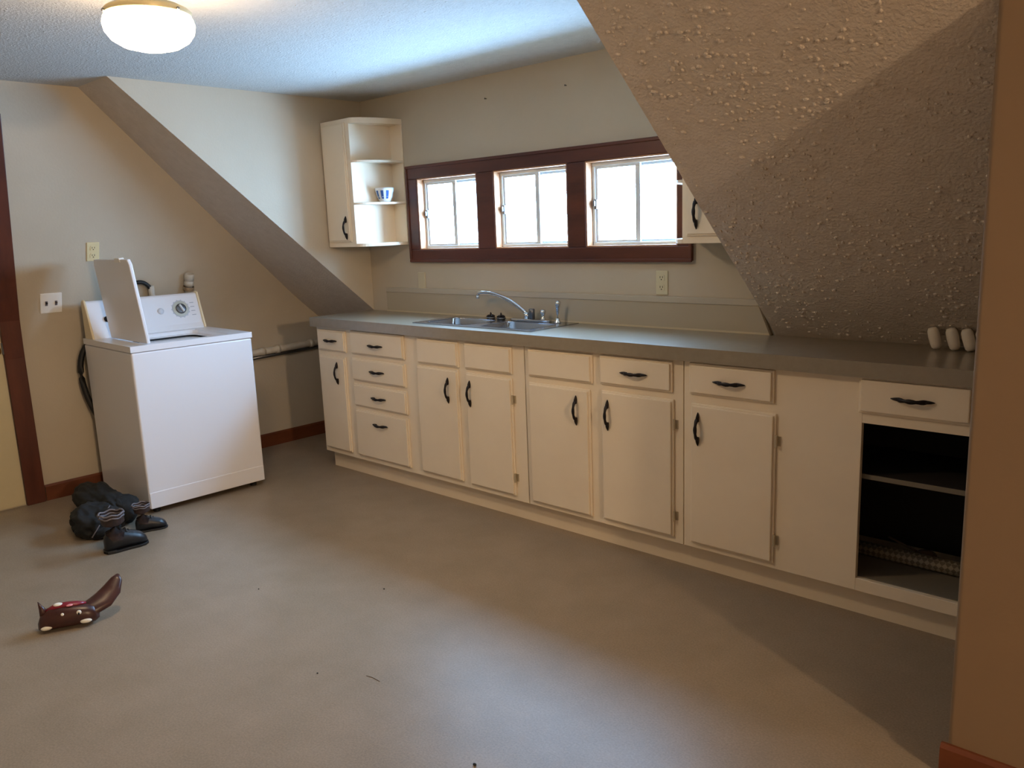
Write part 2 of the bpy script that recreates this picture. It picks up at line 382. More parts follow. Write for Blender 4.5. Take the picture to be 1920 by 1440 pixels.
def carcass(root, x0, x1, opens=(), shelf=None):
    """box with a face frame; opens = list of (x0,x1,z0,z1) holes really open"""
    bm = NB(); zb, zt = .107, .857; D = YB-.006
    xs = [x0]+[v for o in opens for v in (o[0], o[1])]+[x1]
    for i in range(0, len(xs), 2): box(bm, xs[i], xs[i+1], FY, FY+.02, zb, zt)
    for o in opens:
        box(bm, o[0], o[1], FY, FY+.02, zb, o[2]); box(bm, o[0], o[1], FY, FY+.02, o[3], zt)
    box(bm, x0, x0+.015, FY+.02, D, zb, zt); box(bm, x1-.015, x1, FY+.02, D, zb, zt)
    box(bm, x0+.015, x1-.015, FY+.02, D, zb, .150); box(bm, x0+.015, x1-.015, D-.008, D, .150, zt)
    c = part('carcass', bm, CAB, root, bevel=.0015)
    bm = NB(); box(bm, x0-.002 if x0 else 0, x1+.002, .054, .068, 0, .106); part('toe_kick', bm, CAB, root)
    return c
U1 = thing('base_cabinet', 'long cream base cabinet under the sink with a bank of four drawers', 'cabinet', (.82, .2, 0), 'base cabinets under the countertop')
carcass(U1, 0, 1.634)
drawer(U1, .022, .285, .720, .842, .783); cdoor(U1, .022, .272, .135, .692, .203, hinge=None)
for z0, z1, hz in ((.720, .850, .779), (.571, .699, .635), (.424, .552, .488), (.134, .405, .338)): drawer(U1, .337, .795, z0, z1, hz)
for a, b in ((.905, 1.206), (1.252, 1.562)):
    part('false_front', slab(a, b, .716, .842), CAB, U1, bevel=.003)
cdoor(U1, .893, 1.200, .135, .704, 1.135, hinge=None); cdoor(U1, 1.256, 1.560, .132, .698, 1.290, hinge=1.563)
U2 = thing('base_cabinet', 'cream base cabinet with two doors and one drawer, right of the sink unit', 'cabinet', (2.05, .2, 0), 'base cabinets under the countertop')
carcass(U2, 1.638, 2.459)
part('false_front', slab(1.664, 2.025, .720, .844), CAB, U2, bevel=.003)
d = cdoor(U2, 1.664, 2.010, .128, .692, 1.944)
drawer(U2, 2.066, 2.415, .724, .846, .784); cdoor(U2, 2.072, 2.421, .132, .698, 2.111, hinge=2.425)
U3 = thing('base_cabinet', 'cream base cabinet at the right end with a black doorless opening', 'cabinet', (3.02, .2, 0), 'base cabinets under the countertop')
c3 = carcass(U3, 2.463, 3.596, opens=[(3.137, 3.476, .152, .700)])
drawer(U3, 2.490, 2.832, .729, .850, .787); cdoor(U3, 2.497, 2.842, .130, .694, 2.535, hinge=2.846)
drawer(U3, 3.126, 3.466, .736, .857, .797)
bm = NB(); D = YB-.016     # near-black panels inside the open cabinet
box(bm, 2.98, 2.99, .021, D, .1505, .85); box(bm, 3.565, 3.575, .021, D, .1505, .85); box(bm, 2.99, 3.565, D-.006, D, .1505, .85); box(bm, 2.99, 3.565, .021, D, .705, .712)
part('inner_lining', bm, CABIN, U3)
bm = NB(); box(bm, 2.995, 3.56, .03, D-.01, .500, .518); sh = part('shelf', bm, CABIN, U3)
bm = NB(); box(bm, 2.995, 3.56, .026, .030, .502, .518); subpart('shelf_edge', bm, LINER, sh, U3)
# things lying inside the open cabinet
bm = NB(); box(bm, 3.0, 3.55, .0215, .30, .1508, .1538)
tag(link('shelf_liner', bm, LINER), 'grey liner sheet covering the bottom of the open cabinet', 'shelf liner')
rl = thing('patterned_roll', 'diamond patterned liner lying across the open cabinet behind the grey sheet', 'liner roll', (3.28, .2, .13))
bm = NB(); tube(bm, [(3.005, .215, .179), (3.55, .215, .179)], .025, 20, flat=1.0); part('roll', bm, PAT, rl, smooth=True)
bm = NB(); tube(bm, [(3.00, .215, .179), (3.555, .215, .179)], .012, 12); part('core', bm, CABIN, rl)
bm = NB(); tube(bm, [(3.14, .31, .205), (3.25, .30, .175)], .004, 8)
v = ellipsoid(bm, (3.275, .30, .171), (.035, .028, .018)); tag(link('ladle', bm, mat('dull_spoon', srgb(120, 96, 76), .5), smooth=True), 'dim brownish spoon shape lying behind the roll in the open cabinet', 'spoon')

# ---------------------------------------------------------------- countertop, sink, taps
SX0, SX1, SY0, SY1 = .815, 1.640, .045, .395
bm = NB(); z0, z1 = .8575, .910; y0, y1 = -.03, YB-.001; hx0, hx1, hy0, hy1 = SX0+.015, SX1-.015, SY0+.015, SY1-.015
box(bm, -.022, hx0, y0, y1, z0, z1); box(bm, hx1, XS-.002, y0, y1, z0, z1); box(bm, hx0, hx1, y0, hy0, z0, z1); box(bm, hx0, hx1, hy1, y1, z0, z1)
bmesh.ops.remove_doubles(bm, verts=bm.verts, dist=1e-5)
ct = tag(link('countertop', bm, TOP, bevel=0), 'long grey-brown laminate countertop running over all the base cabinets', 'countertop')
bs = thing('backsplash', 'low grey-brown backsplash strip standing behind the countertop under the windows', 'backsplash', (1.4, .42, .91))
bm = NB(); prism(bm, [(.15, .9105), (2.612, .9105), (2.562, 1.026), (.15, 1.026)], .414, .4265, 'y'); part('panel', bm, mat('splash_laminate', srgb(172, 160, 138), .45), bs)
bm = NB(); prism(bm, [(.15, 1.026), (2.562, 1.026), (2.549, 1.054), (.15, 1.054)], .410, .4265, 'y'); part('top_trim', bm, mat('splash_trim', srgb(178, 168, 150), .5), bs, bevel=.003)
bm = NB(); prism(bm, [(.15, .9105), (2.612, .9105), (2.609, .918), (.15, .918)], .408, .4145, 'y'); part('bottom_bead', bm, mat('caulk', srgb(196, 182, 152), .5), bs)
bm = NB(); prism(bm, [(2.612, .9105), (2.620, .9105), (2.556, 1.058), (2.549, 1.056)], .408, .4265, 'y'); part('end_trim', bm, mat('dark_end_trim', srgb(104, 88, 66), .6), bs)  # dark brown strip along the joint at the backsplash end
# sink
sk = thing('double_sink', 'stainless steel double bowl sink set into the countertop', 'sink', ((SX0+SX1)/2, .22, .91))
B = [(.872, 1.175, .085, .305), (1.270, 1.585, .085, .305)]
def rrect(x0, x1, y0, y1, rad, n=5):
    out = []
    for cx, cy, a in ((x1-rad, y1-rad, 0), (x0+rad, y1-rad, 90), (x0+rad, y0+rad, 180), (x1-rad, y0+rad, 270)):
        for i in range(n+1):
            t = math.radians(a+90*i/n); out.append((cx+rad*math.cos(t), cy+rad*math.sin(t)))
    return out
bm = NB(); zt = .9145      # rim as slabs between the bowls
def rs(x0, x1, y0, y1): box(bm, x0, x1, y0, y1, .9102, zt)
rs(SX0, B[0][0], SY0, SY1); rs(B[0][1], B[1][0], SY0, SY1); rs(B[1][1], SX1, SY0, SY1)
for b in B: rs(b[0], b[1], SY0, b[2]); rs(b[0], b[1], b[3], SY1)
part('rim', bm, STEEL, sk)
for k, b in enumerate(B):
    bm = NB(); rings = []
    for z, ins, rd in ((zt+.0005, -.004, .03), (zt-.004, .001, .035), (.80, .006, .05), (.775, .03, .06), (.772, .06, .05)):
        rings.append([bm.verts.new((x, y, z)) for x, y in rrect(b[0]+ins, b[1]-ins, b[2]+ins, b[3]-ins, rd)])
    for a, c in zip(rings, rings[1:]):
        n = len(a)
        for i in range(n): bm.faces.new((a[i], a[(i+1) % n], c[(i+1) % n], c[i]))
    bm.faces.new(rings[-1]); bw = part('bowl', bm, STEEL, sk, smooth=True)
    bm = NB(); lathe(bm, [(0, .7735), (.03, .774), (.04, .7765), (.042, .774)], 24, Matrix.Translation(((b[0]+b[1])/2, (b[2]+b[3])/2, 0))); subpart('drain', bm, DSTEEL, bw, sk, smooth=True)
# strainers: two small black knobbed baskets on the ledge
def strainer(x, y, label):
    t = thing('sink_strainer', label, 'sink strainer', (x, y, zt), 'black knobbed strainers on the sink ledge')
    bm = NB(); lathe(bm, [(0, 0), (.020, 0), (.024, .004), (.024, .009), (.012, .012), (0, .012)], 20, Matrix.Translation((x, y, zt+.0002))); part('basket', bm, DSTEEL, t, smooth=True)
    bm = NB(); tube(bm, [(x, y, zt+.01), (x, y, zt+.022), (x, y, zt+.03), (x, y, zt+.036)], [.006, .006, .0045, .001], 8)
    for a in range(5):
        c, s = math.cos(a*1.2566), math.sin(a*1.2566)
        tube(bm, [(x, y, zt+.016), (x+.012*c, y+.012*s, zt+.017), (x+.024*c, y+.024*s, zt+.013)], [.006, .006, .002], 8)
    part('knob', bm, BLACK, t, smooth=True)
strainer(1.100, .340, 'black star-knobbed strainer on the sink ledge, the one nearer the left cabinet')
strainer(1.172, .342, 'black star-knobbed strainer on the sink ledge, beside the chrome faucet spout')
fc = thing('faucet', 'chrome kitchen faucet with long curved spout rising over the double sink', 'faucet', (1.36, .35, zt))
bm = NB(); prism(bm, rrect(1.24, 1.50, .325, .375, .024), zt, zt+.012, 'z'); part('base_plate', bm, CHROME, fc, bevel=.004)
bm = NB(); tube(bm, [(1.345, .35, zt+.012), (1.345, .35, zt+.03), (1.345, .35, zt+.045)], [.017, .015, .012], 16)
pts = bez((1.345, .35, zt+.035), (1.27, .345, zt+.095), (1.15, .33, zt+.152), (1.045, .315, zt+.137), 20)+[Vector((1.038, .314, zt+.128)), Vector((1.036, .314, zt+.116))]
tube(bm, pts, [.0105-.003*i/22 for i in range(len(pts)-2)]+[.009, .009], 14); part('spout', bm, CHROME, fc, smooth=True)
bm = NB(); tube(bm, [(1.036, .314, zt+.122), (1.036, .314, zt+.108)], .0105, 14); part('aerator', bm, CHROME, fc, smooth=True)
bm = NB(); lathe(bm, [(0, 0), (.014, 0), (.014, .004), (.009, .012), (.008, .022), (.012, .028), (.0155, .038), (.013, .048), (0, .053)], 18, Matrix.Translation((1.452, .35, zt+.011))); part('handle', bm, CHROME, fc, smooth=True)
bm = NB(); tube(bm, [(1.376, .352, zt+.011), (1.376, .352, zt+.058), (1.376, .352, zt+.062)], [.0155, .0155, .013], 18); part('valve_body', bm, DSTEEL, fc, smooth=True)
sp = thing('sink_sprayer', 'chrome side sprayer with tilted head at the right end of the sink ledge', 'sprayer', (1.545, .35, zt))
bm = NB(); lathe(bm, [(0, 0), (.018, 0), (.018, .004), (.010, .014), (.010, .022), (0, .022)], 18, Matrix.Translation((1.545, .35, zt+.0002))); part('holder', bm, CHROME, sp, smooth=True)
bm = NB(); tube(bm, [(1.545, .35, zt+.02), (1.545, .35, zt+.05), (1.547, .349, zt+.075), (1.552, .345, zt+.092), (1.566, .335, zt+.102)], [.007, .008, .010, .014, .011], 14); part('spray_head', bm, CHROME, sp, smooth=True)

# ---------------------------------------------------------------- wall cabinets
def end_shelf(bm, xc, sgn, rx, ry, z, t):
    """quarter-ellipse shelf beside a cabinet side at x=xc"""
    n = 14; pts = [(xc, YB-.001)]+[(xc+sgn*rx*math.sin(i/n*math.pi/2), YB-.001-ry*math.cos(i/n*math.pi/2)) for i in range(n+1)]
    prism(bm, pts, z, z+t, 'z')
def wall_cab(label, x0, x1, z0, z1, yf, sgn, hx, hz, door_x):
    t = thing('wall_cabinet', label, 'cabinet', ((x0+x1)/2, (yf+YB)/2, z0), 'white wall cabinets beside the windows')
    bm = NB(); box(bm, x0, x1, yf, YB-.001, z0, z1); part('carcass', bm, CAB, t, bevel=.002)
    d = part('door', slab(door_x[0], door_x[1], z0+.028, z1-.02, yf, .014), CAB, t, bevel=.003); pull(d, hx, yf-.014, hz, True)
    xc = x1 if sgn > 0 else x0; ry = YB-yf; rx = .105
    bm = NB(); end_shelf(bm, xc, sgn, rx, ry, z0, .018); end_shelf(bm, xc, sgn, rx, ry, z1-.03, .03); box(bm, *sorted((xc, xc+sgn*rx)), YB-.008, YB-.001, z0+.018, z1-.03)
    part('open_end', bm, CAB, t, bevel=.0015)
    for z in (z0+.232, z0+.462):
        bm = NB(); end_shelf(bm, xc, sgn, rx, ry, z, .012); part('shelf', bm, CAB, t, bevel=.0015)
    return t
wall_cab('tall white wall cabinet left of the windows with a rounded open shelf end', .004, .268, 1.305, 2.005, .132, 1, .205, 1.412, (.02, .235))
wc = wall_cab('white wall cabinet right of the windows, half hidden by the sloped ceiling', 2.374, 2.622, 1.292, 1.97, .13, -1, 2.446, 1.412, (2.396, 2.60))
# bowl on the middle shelf
bwl = thing('bowl', 'small white bowl with blue pattern on the open shelf of the left wall cabinet', 'bowl', (.305, .30, 1.549))
bx, by, bz = .318, .315, 1.5492
bm = NB(); lathe(bm, [(0, 0), (.026, 0), (.030, .004), (.044, .03), (.052, .062), (.055, .078), (.053, .079), (.049, .062), (.040, .03), (.025, .010), (0, .008)], 28, Matrix.Translation((bx, by, bz))); part('body', bm, BOWLM, bwl, smooth=True)
for k in range(4):
    a = -2.2+k*.62; bm = NB()
    vs = [[bm.verts.new((bx+rr*math.cos(a+da), by+rr*math.sin(a+da), bz+z)) for da in (-.16, .16)] for rr, z in ((.0385, .018), (.0452, .032), (.0505, .05), (.0532, .064))]
    for p, q in zip(vs, vs[1:]): bm.faces.new((p[0], p[1], q[1], q[0]))
    part('blue_motif', bm, BLUE, bwl)

# ---------------------------------------------------------------- white containers at the back right of the counter
for k, x in enumerate((3.262, 3.320, 3.368, 3.412)):
    lab = ['leftmost small white capsule container leaning on the far right of the countertop',
           'second from left small white capsule container on the countertop',
           'third from left small white capsule container on the countertop',
           'rightmost small white capsule container, mostly hidden behind the wall corner'][k]
    t = thing('capsule_container', lab, 'container', (x, .325, .9102), 'small white containers at the right end of the countertop')
    R_ = Matrix.Translation((x, .325, .9172)) @ Matrix.Rotation(-.26, 4, 'Y')
    bm = NB(); lathe(bm, [(0, -.004), (.009, -.003), (.015, .004), (.0165, .016), (.0175, .040), (.0165, .058), (.012, .067), (0, .070)], 20, R_ @ Matrix.Diagonal((1.12, .8, 1.06, 1))); part('body', bm, CAPS, t, smooth=True)
    bm = NB(); lathe(bm, [(.0, .0695), (.006, .070), (.006, .0725), (0, .0725)], 12, R_); part('cap', bm, GREYF, t, smooth=True)

# ---------------------------------------------------------------- wall plates
def plate(name, label, cat, M, w, h, kind, mt):
    """plate in local XZ plane facing -Y, M places it"""
    t = bpy.data.objects.new(name, None); C.objects.link(t); t.matrix_world = M; tag(t, label, cat)
    def P(nm, bm, m_, **k):
        o = link(nm, bm, m_, None, **k); o.parent = t; o.matrix_parent_inverse = Matrix.Identity(4); return o
    bm = NB(); box(bm, -w/2, w/2, -.006, .002, -h/2, h/2); P('cover', bm, mt, bevel=.003)
    if kind == 'outlet':
        for z in (h*.2, -h*.2):
            bm = NB(); prism(bm, [(x, y+z) for x, y in rrect(-.016, .016, -.014, .014, .008)], -.0085, -.005, 'y'); s = P('socket', bm, mt)
            bm = NB()
            for dx in (-.006, .006): box(bm, dx-.0012, dx+.0012, -.0092, -.0080, z-.001, z+.008)
            ellipsoid(bm, (0, -.0086, z-.007), (.0028, .0012, .0028), seg=10, rings=6)
            o = link('slots', bm, DARK, None); o.parent = s; o.matrix_parent_inverse = Matrix.Identity(4)
    if kind == 'switch':
        for dx in (-.024, .024):
            bm = NB(); box(bm, dx-.006, dx+.006, -.0075, -.005, -.013, .013); s = P('slot', bm, GREYF)
            bm = NB(); box(bm, dx-.004, dx+.004, -.016, -.007, 0, .008); o = link('toggle', bm, DARK if dx < 0 else BOOTB, None); o.parent = s; o.matrix_parent_inverse = Matrix.Identity(4)
    return t
back = lambda x, z: Matrix.Translation((x, YB, z))
def left(y, z):       # plate facing +x on the leaning part of the left wall
    a = math.atan(LEAN)
    return Matrix.Translation((wx(z), y, z)) @ Matrix.Rotation(a, 4, 'Y') @ Matrix.Rotation(math.pi/2, 4, 'Z')
plate('wall_outlet', 'ivory wall outlet below the right window, above the backsplash', 'outlet', back(2.093, 1.113), .062, .108, 'outlet', mat('ivory_plate', srgb(206, 196, 164), .4))
plate('blank_wall_plate', 'wall-coloured blank plate above the left end of the backsplash', 'wall plate', back(.47, 1.098), .062, .095, 'blank', mat('painted_plate', srgb(196, 184, 154), .5))
plate('wall_outlet', 'yellowed outlet on the left wall just above the open washer lid', 'outlet', left(-.958, 1.338), .066, .105, 'outlet', PLATE)
plate('light_switch', 'white double toggle switch plate on the wall beside the door', 'light switch', left(-1.174, 1.077), .108, .112, 'switch', PLATEW)
for x, z, lab in ((1.574, 2.021, 'small nail high on the window wall, nearer the sloped ceiling'), (1.049, 2.029, 'small nail high on the window wall, nearer the white cabinet')):
    bm = NB(); tube(bm, [(x, YB+.002, z), (x, YB-.010, z)], .0018, 8); tube(bm, [(x, YB-.010, z), (x, YB-.012, z)], .004, 10); tag(link('nail', bm, NAIL), lab, 'nail', 'nails in the window wall')

# ---------------------------------------------------------------- plumbing on the left wall
sp_ = thing('standpipe', 'white plastic standpipe rising behind the washer control panel', 'pipe', (-.655, -.42, 0))
SPM = Matrix.Translation((-.692, -.42, 1.06)) @ Matrix.Rotation(math.atan(LEAN), 4, 'Y')
bm = NB(); lathe(bm, [(.020, 0), (.020, .055), (.0275, .057), (.0275, .08), (.024, .083), (.024, .09), (.028, .092), (.0285, .122), (.024, .130), (.019, .130), (.017, .10), (0, .10)], 24, SPM)
tube(bm, [(-.7295, -.42, .60), (-.7295, -.42, .90), (-.722, -.42, .96), (-.692, -.42, 1.061)], .020, 20); part('pipe', bm, PVC, sp_, smooth=True)
bm = NB(); lathe(bm, [(.030, .028), (.031, .034), (.031, .044), (.030, .050)], 24, SPM); part('collar', bm, mat('collar_dark', srgb(150, 128, 100), .5), sp_, smooth=True)
hz = thing('drain_pipe', 'grey-white pipe running low along the left wall between washer and counter', 'pipe', (-.72, .1, .64))
bm = NB(); tube(bm, [(-.722, -.395, .632), (-.722, .99, .668)], .022, 18); part('pipe', bm, PVC, hz, smooth=True)
for y in (.16, .42, .05):
    bm = NB(); z = .632+(y+.42)*.0255; tube(bm, [(-.722, y-.014, z), (-.722, y+.014, z+.0007)], .0265, 18); part('coupling', bm, PVC, hz, smooth=True)
bm = NB(); tube(bm, [(-.742, -.395, .598), (-.742, .99, .634)], .014, 12); part('dark_pipe', bm, DSTEEL, hz, smooth=True)
hs = thing('water_hose', 'black hose looping up behind the washer into a white fitting', 'hose', (-.68, -.70, .9))
bm = NB(); tube(bm, [Vector((-.729, -.84, .78)), Vector((-.729, -.84, .92))]+bez((-.718, -.835, .98), (-.68, -.80, 1.16), (-.662, -.70, 1.19), (-.672, -.655, 1.118), 18), .0115, 12); part('hose', bm, RUB, hs, smooth=True)
bm = NB(); tube(bm, [(-.670, -.648, 1.127), (-.690, -.640, 1.06), (-.733, -.640, .93), (-.733, -.64, .80)], [.017, .017, .017, .017], 14); part('fitting', bm, PVC, hs, smooth=True)

# ---------------------------------------------------------------- washing machine
wm = thing('washing_machine', 'white top-loading washing machine with its lid open, beside the left wall', 'washing machine', (-.33, -.74, 0))
ang = -.027; PV = Vector((-.02, -1.068, 0))
WM = Matrix.Translation(PV) @ Matrix.Rotation(ang, 4, 'Z')    # local: x from front(0) to back(-), y 0..W, z up
WW, WD, WH = .648, .655, .872
def WB(): return NB()
def wpart(name, bm, mt, **k):
    bmesh.ops.transform(bm, matrix=WM, verts=bm.verts); return part(name, bm, mt, wm, **k)
def wsub(name, bm, mt, par, **k):
    bmesh.ops.transform(bm, matrix=WM, verts=bm.verts); return subpart(name, bm, mt, par, wm, **k)
bm = NB(); box(bm, -WD, 0, 0, WW, .028, WH-.032); wpart('cabinet_body', bm, APPL, bevel=.010, segs=3)
bm = NB(); box(bm, -.03, .003, .004, WW-.004, .03, .115); wpart('kick_panel', bm, APPL, bevel=.003)
# deck with an opening
OX0, OX1, OY0, OY1 = -.46, -.045, .095, .545
bm = NB(); z0, z1 = WH-.030, WH
box(bm, -WD, OX0, -.002, WW+.002, z0, z1); box(bm, OX1, .004, -.002, WW+.002, z0, z1); box(bm, OX0, OX1, -.002, OY0, z0, z1); box(bm, OX0, OX1, OY1, WW+.002, z0, z1)
bmesh.ops.remove_doubles(bm, verts=bm.verts, dist=1e-5); dk = wpart('top_deck', bm, APPL)
bm = NB(); rings = []
for z, ins in ((WH-.002, -.001), (WH-.018, .006), (WH-.022, .05), (WH-.10, .06)):
    rings.append([bm.verts.new((x, y, z)) for x, y in rrect(OX0+ins, OX1-ins*.35, OY0+ins*.5, OY1-ins*.8, .05)])
for i, (a, c) in enumerate(zip(rings, rings[1:])):
    n = len(a)
    for k in range(n):
        fc_ = bm.faces.new((a[k], a[(k+1) % n], c[(k+1) % n], c[k])); fc_.material_index = 0 if i < 2 else 1
fb = bm.faces.new(rings[-1]); fb.material_index = 1
wsub('tub_opening', bm, [APPL, DARK], dk, smooth=False)
# lid standing open on its left hinge
bm = NB(); M_ = Matrix.Translation((0, OY0+.004, WH+.004)) @ Matrix.Rotation(.105, 4, 'X')
prism(bm, [(OX0-.03, 0), (OX1+.035, 0), (OX1+.035, .40), (OX1+.02, .425), (OX0-.015, .425), (OX0-.03, .40)], -.010, .008, 'y', M_); lid = wpart('lid', bm, APPL, bevel=.004)
bm = NB(); prism(bm, [(OX0-.01, .02), (OX1+.012, .02), (OX1+.012, .40), (OX0-.01, .40)], .008, .011, 'y', M_); wsub('lid_inner_panel', bm, mat('lid_grey', srgb(172, 162, 155), .4), lid, bevel=.002)
bm = NB(); prism(bm, [(-.19, .41), (-.11, .41), (-.12, .432), (-.18, .432)], -.012, .014, 'y', M_); wsub('lid_catch', bm, PLATEW, lid, bevel=.003)
# control panel
cx0 = -.525
bm = NB(); prism(bm, [(cx0, WH-.002), (cx0-.016, WH+.03), (cx0-.070, WH+.195), (cx0-.085, WH+.203), (-.630, WH+.195), (-.630, WH-.002)], .012, WW-.012, 'y'); cp = wpart('control_panel', bm, APPL, bevel=.006, segs=3)
nx = Vector((.165, 0, .054)).normalized(); fx = lambda s: (cx0-.016-.054*s, WH+.03+.165*s)
def on_panel(y, s, d=0):
    x, z = fx(s); p = Vector((x, y, z))+nx*d
    M2 = Matrix.Translation(p) @ nx.to_track_quat('Z', 'Y').to_matrix().to_4x4(); return M2
for ya, yb in ((.004, .016), (WW-.016, WW-.004)):
    bm = NB(); prism(bm, [(cx0+.006, WH), (cx0-.066, WH+.205), (cx0-.085, WH+.212), (-.634, WH+.20), (-.634, WH)], ya, yb, 'y'); wsub('end_cap', bm, APPL2, cp, bevel=.004)
dy = WW-.128
bm = NB(); lathe(bm, [(0, 0), (.046, 0), (.046, .003), (.034, .004), (.034, .0045), (0, .0045)], 32, on_panel(dy, .52)); wsub('dial_ring', bm, mat('dial_ring', srgb(190, 192, 180), .35), cp)
bm = NB(); lathe(bm, [(.030, .0046), (.029, .012), (.022, .014), (0, .014)], 28, on_panel(dy, .52)); dl = wsub('dial', bm, DSTEEL, cp, smooth=True)
bm = NB(); box(bm, -.005, .005, -.024, .024, .012, .028, on_panel(dy, .52) @ Matrix.Rotation(.4, 4, 'Z')); wsub('dial_grip', bm, VINYL, cp, bevel=.003)
bm = NB(); lathe(bm, [(.016, 0), (.015, .010), (.010, .012), (0, .012)], 20, on_panel(.105, .42)); wsub('small_knob', bm, BLACK, cp, smooth=True)
bm = NB(); lathe(bm, [(.018, 0), (.018, .004), (0, .004)], 20, on_panel(WW-.245, .5)); wsub('push_button', bm, mat('button_white', srgb(214, 216, 222), .4), cp, smooth=True)
bm = NB(); n = 56; gear = []     # toothed scale printed round the dial
for k in range(n):
    a = k/n*6.28319; rr = .0565 if k % 4 == 0 else .0505; gear.append((rr*math.cos(a), rr*math.sin(a)))
prism(bm, gear, .0002, .0008, 'z', on_panel(dy, .52)); wsub('dial_scale', bm, mat('pale_print', srgb(190, 194, 204), .5), cp)
for k in range(4):
    bm = NB(); box(bm, -.012, .012, -.002, .002, .0002, .0008, on_panel(WW-.056, .28+.14*k)); wsub('printed_line', bm, mat('soft_print', srgb(170, 174, 184), .5), cp)
for k, wd in enumerate((.028, .01, .012)):
    bm = NB(); box(bm, OX0-.022, OX0-.010, OY0+.055+k*.036, OY0+.055+k*.036+wd, WH, WH+.0006); wsub('printed_letters', bm, GREYM, dk)
for x, y in ((-.05, .05), (-.05, WW-.05), (-WD+.05, .05), (-WD+.05, WW-.05)):
    bm = NB(); lathe(bm, [(0, 0), (.018, 0), (.018, .012), (.008, .014), (.008, .03), (0, .03)], 14, Matrix.Translation((x, y, 0))); wpart('levelling_foot', bm, RUB)
bm = NB(); tube(bm, bez((-.674, .04, .84), (-.70, -.04, .80), (-.70, -.045, .60), (-.68, .03, .42), 14), .016, 10); wpart('drain_hose', bm, RUB, smooth=True)

# ---------------------------------------------------------------- ceiling light
cl = thing('ceiling_light', 'glowing round ceiling light with a frosted glass bowl under a metal pan', 'ceiling light', LAMP)
def LZ(z): return Vector((LAMP.x, LAMP.y, z))
KS = 1.176; ZP = 2.048; scp = lambda pr: [(a*KS, b*KS) for a, b in pr]
bm = NB(); lathe(bm, [(0, 0), (.055, 0), (.056, -.008), (.040, -.022), (.016, -.028), (0, -.028)], 32, Matrix.Translation(LAMP)); part('canopy', bm, FIX, cl, smooth=True)
bm = NB(); tube(bm, [LZ(2.125), LZ(ZP+.03)], .014, 16); part('stem', bm, FIX, cl, smooth=True)
bm = NB(); lathe(bm, scp([(0, .030), (.030, .029), (.080, .022), (.100, .012), (.106, .006), (.103, .002), (.105, -.002), (.102, -.005), (.096, -.005), (0, 0)]), 48, Matrix.Translation(LZ(ZP))); part('fitter_pan', bm, FIX, cl, smooth=True)
bm = NB(); lathe(bm, scp([(.096, -.0055), (.107, -.010), (.111, -.024), (.107, -.044), (.094, -.062), (.070, -.077), (.036, -.086), (0, -.088)]), 56, Matrix.Translation(LZ(ZP))); part('glass_bowl', bm, GLOW, cl, smooth=True)
for a in (.3, 2.4, 4.5):
    bm = NB(); ellipsoid(bm, LZ(ZP+.001)+Vector((.124*math.cos(a), .124*math.sin(a), 0)), (.006, .005, .005), seg=10, rings=6); part('thumb_screw', bm, DSTEEL, cl, smooth=True)

# ---------------------------------------------------------------- jacket and boots on the floor
def blob(bm, c, s, amp, fr, seed, cut=0.0, subd=5):
    g = bmesh.ops.create_icosphere(bm, subdivisions=subd, radius=1); off = Vector((seed*3.1, seed*1.7, seed*.9))
    for v in g['verts']:
        p = v.co.copy(); d = noise.fractal(p*fr+off, 1.0, 2.0, 4); rdg = 1-abs(noise.noise(p*fr*1.6+off*2))*2
        v.co = p*(1+amp*d+amp*.5*rdg); v.co = Vector((v.co.x*s[0], v.co.y*s[1], v.co.z*s[2]))+Vector(c)
        if v.co.z < cut: v.co.z = cut+.0005
    return g['verts']
jk = thing('jacket', 'crumpled black jacket heaped on the floor against the washer side', 'jacket', (-.12, -1.22, 0))
bm = NB(); blob(bm, (-.20, -1.235, .055), (.225, .095, .105), .26, 1.3, 2, 0.001); part('body', bm, FABRIC, jk, smooth=True)
bm = NB(); blob(bm, (.01, -1.345, .055), (.135, .105, .085), .24, 1.4, 5, 0.001); part('sleeve', bm, FABRIC, jk, smooth=True)
bm = NB(); blob(bm, (-.05, -1.19, .070), (.11, .068, .062), .22, 1.5, 9, 0.001, 4); part('collar', bm, FABRIC, jk, smooth=True)
bm = NB(); tube(bm, [Vector((.155, -1.42, .03)), Vector((.15, -1.38, .075)), Vector((.12, -1.34, .115)), Vector((.09, -1.30, .14))], .003, 6); part('zip', bm, GREYF, jk, smooth=True)
bm = NB(); ellipsoid(bm, (.0, -1.115, .075), (.018, .014, .012)); part('white_tag', bm, PLATEW, jk, smooth=True)
